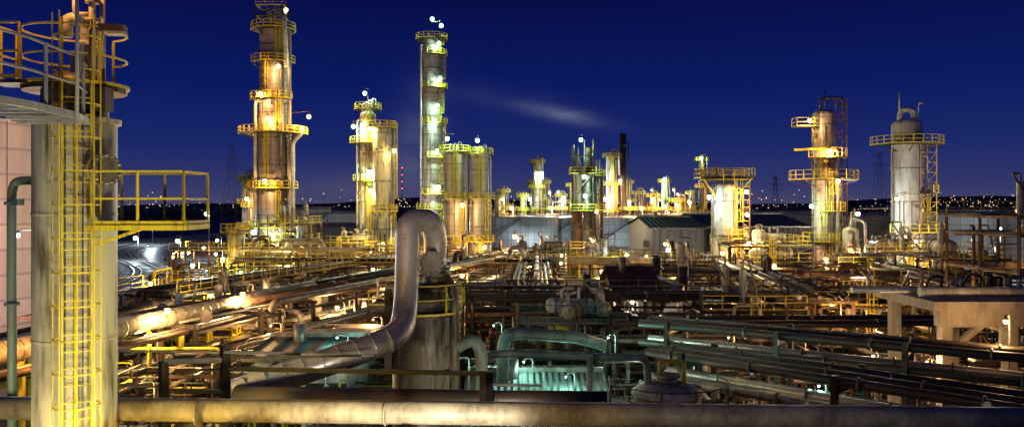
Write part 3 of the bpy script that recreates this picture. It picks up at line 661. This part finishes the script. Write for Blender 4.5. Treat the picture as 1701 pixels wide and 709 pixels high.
b.pipe([P(835,640,38),P(835,565,38),P(850,552,38),P(960,560,40),P(1000,572,42)],.3,'green',.8,16)
b.pipe([P(980,590,31),P(980,700,31)],.12,'green',.5,10); b.obj()
tx,ty=X(1108,34),34
b=B('domed_process_tank'); b.lathe((tx,ty,0),[(1.4,0),(1.4,6.0),(1.5,6.0),(1.5,6.12),(1.35,6.14)],'pale',40); b.lathe((tx,ty,6.14),dome(1.35,.4,0),'pale',40)
b.tube([(tx,ty,6.4),(tx,ty,6.75)],.45,'steel',20); b.tube([(tx,ty,6.75),(tx,ty,6.85)],.55,'pale',20); b.pipe([(tx-.3,ty,6.7),(tx-.3,ty,7.4),(tx+.7,ty-.1,7.4),(tx+.7,ty-.1,6.4)],.09,'yellow',.2,8)
for i in range(12):
    a=2*math.pi*i/12; b.beam((tx+math.cos(a)*.5,ty+math.sin(a)*.5,6.56),(tx+math.cos(a)*1.33,ty+math.sin(a)*1.33,6.22),.05,'steel')
platform(b,tx,ty,5.6,1.52,2.5,-200,20,'dark','dark',.03,1.0); b.obj()
b=B('inclined_duct'); p=P(1082,463,80); q=P(1128,480,74); b.beam(p,q,.9,'pale'); b.beam(q,P(1112,525,70),1.0,'pale'); b.beam(q,Vector((q.x,q.y,0)),.3,'dark')
b.beam(p,Vector((p.x,p.y,0)),.3,'dark'); b.obj()
for px,y1,d,r_ in ((1091,428,82,.45),(1135,443,78,.5),(975,455,68,.35),(1118,400,100,.4)):
    b=B('exhaust_stack'); x=X(px,d); b.lathe((x,d,0),[(r_*1.2,0),(r_*1.2,3),(r_,3.2),(r_,Z(y1,d)),(r_*.8,Z(y1,d)),(r_*.8,Z(y1,d)-1)],'dark',16); b.lathe((x,d,Z(y1,d)-1.2),[(r_,0),(r_*1.3,0),(r_*1.3,.15),(r_,.15)],'rust',16); b.obj()
b=B('overhead_duct'); b.tube([P(915,433,95),P(1085,433,95)],.45,'pale',14); 
for px in (925,980,1035,1078): b.beam((X(px,95),95,0),(X(px,95),95,Z(436,95)),.25,'rust')
b.obj()
b=B('vapour_header_pipe'); b.pipe([(X(478,125),125,2),P(478,402,125),P(535,400,122),(X(535,122),122,1)],.55,'pale',1.4,14); b.pipe([(X(486,120),120,2),P(486,410,120),P(512,408,118),(X(512,118),118,1)],.35,'pale',1.,12); b.obj()
b=B('concrete_pipe_deck'); d=44
x0,x1=X(1512,d),X(1760,d); z=Z(492,d)
b.box(((x0+x1)/2,d+1,z-.25),(x1-x0,7,.5),'conc'); b.box(((x0+x1)/2,d-2.2,z-.9),(x1-x0-.6,.6,.8),'conc')
for x in (x0+.8,x0+4.2,x0+7.4): 
    b.box((x,d-2.0,(z-1.3)/2),(.55,.55,z-1.3),'conc'); b.box((x,d+3.5,(z-.5)/2),(.55,.55,z-.5),'conc')
b.beam((x0+.8,d-2,z-2.8),(x0+2.8,d-2,z-1.2),.3,'conc'); b.tube([(x0,d-1,z+.35),(x1,d-1,z+.35)],.25,'pale',14); b.tube([(x0-3,d+.5,z+.3),(x1,d+.5,z+.3)],.18,'cladn',12)
for k in range(7): b.pipe([(x0+.5+k*1.1,d+R(0,3),z),(x0+.5+k*1.1,d+1,z+R(.6,1.5)),(x0+1.2+k*1.1,d+1,z+1),(x0+1.2+k*1.1,d+1.3,z)],.08,random.choice(mm),.2,7)
rail(b,[(x0,d+4.4,z),(x1,d+4.4,z)],'yellow',.03); b.obj()
def pylon(px,yt,d):
    b=B('electricity_pylon'); x=X(px,d); h=Z(yt,d); w=h*.1; t=.14 if d<500 else .22
    def wd(z): return w*(1-z/h*.85)
    for sx in (-1,1):
        for sy in (-1,1): b.beam((x+sx*w,d+sy*w,0),(x+sx*w*.15,d+sy*w*.15,h),t,'steel')
    n=9
    for i in range(n):
        z0,z1=h*i/n,h*(i+1)/n
        for sy in (-1,1): b.beam((x-wd(z0),d+sy*wd(z0),z0),(x+wd(z1),d+sy*wd(z1),z1),t*.5,'steel'); b.beam((x+wd(z0),d+sy*wd(z0),z0),(x-wd(z1),d+sy*wd(z1),z1),t*.5,'steel')
    for q,l in ((.7,1.6),(.82,1.3),(.94,1.0)):
        b.beam((x-w*l,d,h*q),(x+w*l,d,h*q),t,'steel'); b.beam((x-w*l,d,h*q),(x,d,h*q+2),t*.6,'steel'); b.beam((x+w*l,d,h*q),(x,d,h*q+2),t*.6,'steel')
    b.obj()
for a_ in ((385,238,420),(1461,252,480),(1288,292,620)): pylon(*a_)

# ------------------------------------------------------------ ground, road, rails, hills, trees, town
g,nt,p=newmat('stained_ground')
n1=noise(nt,.25,detail=8); n2=noise(nt,2.5,detail=6); f=mathn(nt,'MULTIPLY_ADD',n2,.4,mathn(nt,'MULTIPLY',n1,.6))
nt.links.new(ramp(nt,f,[(.35,(.03,.028,.025)),(.5,(.08,.07,.06)),(.65,(.15,.13,.105))]),p.inputs['Base Color'])
nt.links.new(ramp(nt,n1,[(.4,(.35,.35,.35)),(.6,(.9,.9,.9))]),p.inputs['Roughness']); M['ground']=g
b=B('ground'); b.quad((-9000,-300,0),(9000,-300,0),(9000,12000,0),(-9000,12000,0),'ground'); b.obj()
M['asph']=paint('asphalt',(.06,.06,.062),(.03,.03,.03),.4,.8,.4,scale=.3,streak=1); M['line']=paint('road_paint',(.6,.6,.56),(.3,.3,.3),.5,.8,.6)
M['ball']=paint('track_ballast',(.2,.19,.18),(.08,.075,.07),.4,.7,.9,scale=1,streak=1)
def strip(b,pts,w,z,mat,off=0):
    P_=[Vector((p[0],p[1],0)) for p in pts]; L=[]
    for i,p in enumerate(P_):
        d=(P_[min(i+1,len(P_)-1)]-P_[max(i-1,0)]).normalized(); t=Vector((-d.y,d.x,0)); L.append((p+t*(off-w/2)+Vector((0,0,z)),p+t*(off+w/2)+Vector((0,0,z))))
    for i in range(len(L)-1): b.quad(L[i][1],L[i][0],L[i+1][0],L[i+1][1],mat)
def bez(p,n=24):
    out=[]
    for i in range(n+1):
        t=i/n; out.append(tuple((1-t)**3*p[0][k]+3*t*(1-t)**2*p[1][k]+3*t*t*(1-t)*p[2][k]+t**3*p[3][k] for k in (0,1)))
    return out
rd=bez([(-52,128),(-62,210),(-150,210),(-105,420)],32)
b=B('road'); strip(b,rd,9,.01,'asph'); strip(b,rd,.22,.016,'line',-4.2); strip(b,rd,.22,.016,'line',4.2)
for i in range(0,32,2): strip(b,rd[i:i+2],.25,.016,'line',0)
for s_ in (-4.8,4.8): strip(b,rd,.3,.13,'conc',s_)
b.obj()
for off in (9,15,21,27):
    b=B('railway_track'); pts=[(x-off*1.0,y+off*.2) for x,y in rd]; strip(b,pts,3,.03,'ball')
    for s_ in (-.75,.75):
        V=[Vector((q[0]+s_,q[1],.2)) for q in pts]; b.tube(V,.12,'cladn',4,False)
    b.obj()
random.seed(3)
M['leaf']=paint('dark_foliage',(.05,.07,.03),(.02,.03,.012),.4,.7,.8); M['hill']=paint('dark_hillside',(.05,.055,.05),(.03,.03,.03),.4,.7,.9,scale=.01)
b=B('distant_hills')
prev=None
for i in range(81):
    x=-3600+90*i; h=22+14*math.sin(i*.21)+9*math.sin(i*.53+1)+R(-2,2)+ (16 if i>52 else 0)
    cur=((x,3100,0),(x,3300,h),(x,3900,h*.9))
    if prev: 
        b.quad(prev[0],cur[0],cur[1],prev[1],'hill'); b.quad(prev[1],cur[1],cur[2],prev[2],'hill')
    prev=cur
b.obj()
b=B('distant_treeline'); k=b.mi('leaf')
for i in range(5200):
    d=R(520,900); x=R(-.68,.68)*d; cl=math.sin(x*.021)+math.sin(x*.057+2)+math.sin(x*.13); hh=max(3,7+2.4*cl+R(-2,2)); z=R(0.2,1)**.7*hh; s_=R(.8,2.0)
    c=Vector((x,d,z)); i0=len(b.v)
    for q in range(4): b.v.append(c+Vector((R(-1,1),R(-1,1),R(-1,1)))*s_)
    for f_ in ((0,1,2),(0,2,3),(0,3,1),(1,3,2)): b.f.append(tuple(i0+j for j in f_)); b.m.append(k); b.sm.append(False)
b.obj()
b=B('distant_town')
cent=[(R(-.6,.64),R(.015,.06)) for q in range(16)]
for i in range(620):
    d=R(950,2600)
    if R(0,1)<.7: c_=random.choice(cent); x=random.gauss(c_[0],c_[1])*d
    else: x=R(-.66,.66)*d
    w,h=R(8,22),R(4,12); 
    if i%2: b.box((x,d,h/2),(w,R(8,14),h),'conc')
    z=h+R(0,1)**2.2*26; s_=R(.25,1.0)*d/1400
    b.tube([(x,d-8,z-s_),(x,d-8,z),(x,d-8,z+s_)],[.1,s_,.1],random.choice(['Ltown','Ltown','Ltown','Ltownw']),5); b.beam((x,d-8,0),(x,d-8,z-s_),.2,'steel')
for z in (28,34,40,46): b.tube([(X(668,700),700,z-.6),(X(668,700),700,z),(X(668,700),700,z+.6)],[.1,.7,.1],'Lred',6)
b.beam((X(668,700),700,0),(X(668,700),700,46),.5,'dark')
b.obj()

# ------------------------------------------------------------ lamps on columns and structures
rows=[
 (475,17,dA-2,'warm',2500,xA),(513,194,dA-3,'warm',3300,xA+3),(432,155,dA-4,'warm',1700,xA),(445,196,dA-4.5,'orange',3600,xA),(470,388,dA-5,'yellow',3500,xA),(440,300,dA-6,'warm',1800,xA),(420,385,dA-9,'cool',3500,xA-3),(462,110,dA-5,'warm',1400,xA),
 (606,155,dB-1,'green',1300,xB),(587,210,dB-2.5,'green',1500,xB),(615,213,dB-4,'yellow',2000,xB),(613,285,dB-3,'green',2000,xB),(615,316,dB-3.5,'yellow',2300,xB),(632,405,dB-6.5,'yellow',4500,xB2),(655,250,dB-5.5,'yellow',1000,xB2+1),
 (718,32,dC,'green',900,xC),(733,43,dC-1,'green',900,xC),(729,72,dC-3.5,'green',1100,xC),(731,130,dC-3.5,'green',1100,xC),(726,175,dC-3.8,'green',1300,xC),(722,200,dC-4,'green',1300,xC),(728,310,dC-4,'green',1800,xC),(727,250,dC-4,'green',1200,xC),(740,360,dC-12,'cool',4500,xC+4),
 (743,230,dD-3,'green',1300,X(755,dD)),(793,233,dD-3,'green',1300,X(796,dD)),(768,340,dD-5,'warm',1700,X(775,dD)),(805,410,dD-6,'warm',3500,X(796,dD)),
 (965,232,138,'green',1300,X(968,140)),(985,257,146,'green',1300,X(988,150)),(970,293,137,'green',1500,X(968,140)),(972,325,137,'green',1300,X(968,140)),(990,350,144,'warm',2000,X(988,150)),(972,412,130,'warm',4000,X(968,132)),
 (1178,327,dE-3,'cool',1200,xE-1),(1240,318,dE-2.5,'warm',1400,xE+1),(1241,356,dE-2.5,'warm',1400,xE+1),(1243,404,dE-2.5,'warm',1600,xE+1),(1245,468,dE-3,'warm',2200,xE+1),(1200,420,dE-4.5,'yellow',900,xE),
 (1377,250,dF-3,'warm',2000,xF),(1348,342,dF-3,'green',900,xF),(1392,300,dF-4.3,'warm',1300,xF),(1345,200,dF-3,'warm',900,xF),(1372,430,dF-4.5,'warm',1800,xF),(1430,420,dF-6,'warm',2200,xF+3),(1432,475,dF-8,'warm',2200,xF+3),
 (1425,355,dG-5,'cool',4000,xG-4),(1500,475,dG-6,'warm',6000,xG),(1490,330,dG-6,'cream',700,xG),(1520,400,dG-5.5,'cream',1000,xG),
]
for px,py,d,kd,pw,xx in rows: lamp(P(px,py,d),kd,pw,d,to=(xx,d+2,0))
posts=[(855,392,120,'warm',4500),(768,457,86,'orange',1600),(343,355,210,'cool',6000),(295,400,180,'cool',5000),(225,395,200,'cool',5000),(250,372,280,'cool',9000),(30,390,40,'cool',900),(1433,525,60,'warm',1400),(1670,533,38,'warm',700),(1330,470,84,'warm',1700),(1590,470,84,'warm',2200),(1650,430,110,'warm',4000),
 (540,470,92,'warm',1500),(320,440,84,'yellow',1500),(250,470,70,'warm',1300),(640,480,76,'warm',1200),(930,470,84,'warm',1000),(1050,500,68,'cream',600),(1130,470,92,'warm',1100),(700,440,120,'yellow',3000),(880,440,112,'warm',2000),(480,430,118,'yellow',3200),(370,430,112,'yellow',2000),(560,430,125,'warm',2600),(620,445,110,'warm',1700),  # mostly warm posts from here added to brighten the dark mid-ground
 (820,460,90,'warm',1200),(760,495,64,'warm',700),(1000,450,98,'warm',1400),(1180,500,72,'warm',900),(1285,440,98,'warm',1800),(1540,450,100,'warm',2200),(1480,500,72,'warm',1200),(1380,505,72,'warm',1100),(1620,510,64,'warm',1000),(450,495,70,'warm',1100),(350,490,64,'yellow',1000),(560,510,64,'warm',850),
 (900,287,325,'cool',9000),(937,328,300,'cool',9000),(1104,297,322,'cool',8000),(1165,262,295,'green',3500),(880,330,300,'green',9000),(1005,330,290,'warm',9000),(1045,335,285,'warm',9000),(1085,330,290,'warm',8000),(1125,340,280,'warm',8000),(960,340,290,'cool',8000),(850,345,285,'warm',8000),(1030,300,292,'warm',5000),(915,345,280,'cream',7000),(1065,345,270,'warm',7000),(1000,285,294,'cool',6000),(835,330,290,'warm',6000),(1145,335,285,'warm',7000),
 (410,330,215,'warm',8000),(1660,380,150,'cool',8000),(1560,372,180,'cool',8000),(1060,405,245,'cool',9000),(900,405,250,'cool',9000),(570,395,240,'cool',9000),(1110,415,115,'cool',1200),(1690,350,120,'orange',5000)]
for px,py,d,kd,pw in posts: lamp(P(px,py,d),kd,pw,d,post=True)
random.seed(77)
for i in range(26):
    d=R(72,128); x=R(-.42,.6)*d; lamp((x,d,R(6.5,9.5)),random.choice(['warm','warm','warm','yellow','green','cool']),R(350,900),d,post=True,s=.002*d)
for i in range(14):
    d=R(260,330); x=R(-.03,.24)*d; lamp((x,d,R(9,20)),random.choice(['warm','warm','cool','green']),2500,d,post=True,s=.5)
for px,py,d in ((278,515,44),(403,488,53)):
    p=P(px,py,d); lamp(p,'warm',1300,d,to=(p.x-.2,p.y+.4,0),s=.17)
lamp(P(60,545,34),'orange',800,34,post=True,s=.1)
low=[(870,600,44,'teal',170),(940,625,42,'teal',170),(820,540,50,'teal',200),(760,600,36,'teal',130),(560,560,44,'teal',130),(1010,560,48,'teal',200),(1140,600,40,'teal',180),(1210,560,50,'warm',400),(1330,560,50,'warm',400),(1450,590,44,'cream',300),(1540,600,42,'warm',400),(240,560,44,'yellow',550),(330,600,40,'yellow',350),(450,540,50,'warm',450),(620,530,54,'warm',400),(1060,640,36,'cream',150),(1240,640,36,'warm',240),(1360,640,34,'teal',200),(1560,560,50,'warm',500),(520,620,38,'teal',150),(230,640,36,'yellow',300)]  # generic posts added to light the low clutter, tinted by area
for px,py,d,kd,pw in low: lamp(P(px,py,d),kd,pw,d,post=True,s=.06)
flood((xA-8,dA-26,6),(xA,dA,26),'warm',24000,80)
flood((xB+2,dB-24,6),(xB+2,dB,18),'yellow',10000,75)
flood((xC-6,dC-22,9),(xC,dC,32),'cream',25000,85)
flood((X(775,dD),dD-24,6),(X(775,dD),dD,14),'warm',12000,70)
flood((xE+2,dE-18,5),(xE,dE,10),'yellow',5500,75)
flood((xF-3,dF-18,5),(xF,dF,17),'cream',7500,80)
flood((xG+1,dG-22,5),(xG,dG,16),'cream',10500,75)
flood((-36,56,6),(-52,72,15),'pink',30000,100)
# around the foreground column and pipes
lamp((-6.9,13.4,9.2),'gold',330,post=True,s=.06)
lamp((-9.6,13.2,9.5),'yellow',200,post=True,s=.06)  # unseen lamp, added for light on the column's left side
lamp((-4.9,11.6,10.55),'gold',620,post=True,s=.06)  # lamps from here rightward added out of view to brighten the pipeline
lamp((-1.2,10.6,10.4),'gold',200,post=True,s=.06)
lamp((5.5,10.6,10.3),'cream',110,post=True,s=.06)
flood((-2.4,6.5,9.3),(-8.0,15,14),'cream',1300,70)  # unseen flood added to brighten the column and its yellow ladder
flood((-4.2,11.0,9.0),(-7.6,15,12),'green',520,70)
flood((-9.4,10.0,8.6),(-8.6,15,13),'cream',420,70)  # out of view, added to lift the left side of the column
lamp((cx-.2,cy-.9,18.9),'orange',260,s=.08,to=(cx+.42,cy-.2,18.4))
flood((-1.2,11,9.2),(-3.4,23,11.2),'cream',2700,70)  # floods from here added low down to brighten the vapour pipe and vessel
flood((-7.0,17.5,9.2),(-3.2,24,11.6),'yellow',450,60)
flood((2.5,19,7.5),(-1.8,26,9.5),'cream',900,60)

# ------------------------------------------------------------ world & moonlight
w=bpy.data.worlds.new('World'); sc.world=w; w.use_nodes=True; nt=w.node_tree; nt.nodes.clear()
out=nt.nodes.new('ShaderNodeOutputWorld'); bg=nt.nodes.new('ShaderNodeBackground'); nt.links.new(bg.outputs[0],out.inputs[0])
sky=nt.nodes.new('ShaderNodeTexSky'); sky.sky_type='NISHITA'; sky.sun_disc=False; sky.sun_elevation=rad(-5); sky.sun_rotation=rad(60)
tc=nt.nodes.new('ShaderNodeTexCoord'); sp=nt.nodes.new('ShaderNodeSeparateXYZ'); nt.links.new(tc.outputs['Generated'],sp.inputs[0])
col=ramp(nt,mathn(nt,'MAXIMUM',sp.outputs[2],0.0),[(0,(.060,.058,.135)),(.025,(.030,.037,.140)),(.07,(.010,.021,.142)),(.14,(.003,.010,.115)),(.25,(.0018,.004,.062)),(1,(.001,.002,.03))])
yy=mathn(nt,'MAXIMUM',sp.outputs[1],0.05); u_=mathn(nt,'DIVIDE',sp.outputs[0],yy); v_=mathn(nt,'DIVIDE',sp.outputs[2],yy)
def cloud(u0,v0,su,sv,slope,thr,strength,colr,prev,ns=26):
    du=mathn(nt,'SUBTRACT',u_,u0); dv=mathn(nt,'SUBTRACT',mathn(nt,'SUBTRACT',v_,v0),mathn(nt,'MULTIPLY',du,slope))
    e=mathn(nt,'ADD',mathn(nt,'POWER',mathn(nt,'ABSOLUTE',mathn(nt,'DIVIDE',du,su)),2),mathn(nt,'POWER',mathn(nt,'ABSOLUTE',mathn(nt,'DIVIDE',dv,sv)),2))
    g_=mathn(nt,'EXPONENT',mathn(nt,'MULTIPLY',e,-1.2))
    mp=nt.nodes.new('ShaderNodeMapping'); mp.inputs['Scale'].default_value=(1,1,3.2); mp.inputs['Rotation'].default_value=(0,.25,0); nt.links.new(tc.outputs['Generated'],mp.inputs[0])
    n_=nt.nodes.new('ShaderNodeTexNoise'); n_.inputs['Scale'].default_value=ns; n_.inputs['Detail'].default_value=6; nt.links.new(mp.outputs[0],n_.inputs['Vector'])
    fac=mathn(nt,'MULTIPLY',mathn(nt,'MULTIPLY',g_,mathn(nt,'MULTIPLY_ADD',n_.outputs['Fac'],1.6,-thr,clamp=True)),strength,clamp=True)
    return mix(nt,fac,prev,colr)
col=cloud(.062,.112,.050,.009,-.20,.15,1.0,(.13,.15,.27),col)
col=cloud(.0,.130,.09,.016,-.15,.35,.55,(.04,.05,.16),col,14)
col=cloud(-.125,.06,.035,.07,.9,.15,.7,(.09,.10,.19),col,9)
col=cloud(-.2,.02,.14,.02,0,.2,.6,(.09,.08,.15),col,9)
ad=nt.nodes.new('ShaderNodeMix'); ad.data_type='RGBA'; ad.blend_type='ADD'; ad.inputs[0].default_value=.01
nt.links.new(col,ad.inputs[6]); nt.links.new(sky.outputs[0],ad.inputs[7]); nt.links.new(ad.outputs[2],bg.inputs[0]); bg.inputs[1].default_value=1.0
s=bpy.data.lights.new('moonlight','SUN'); s.energy=.03; s.angle=rad(2); s.color=(.7,.82,1); so=bpy.data.objects.new('moonlight',s); sc.collection.objects.link(so); so.rotation_euler=(rad(50),0,rad(-40))
# camera
c=bpy.data.cameras.new('camera'); co=bpy.data.objects.new('camera',c); sc.collection.objects.link(co); co.location=(0,0,H); co.rotation_euler=(rad(90),0,0)
c.lens=36*F/1701; c.shift_y=-14.5/1701; c.clip_end=20000; sc.camera=co
sc.view_settings.view_transform='Standard'; sc.view_settings.look='None'; sc.view_settings.exposure=0
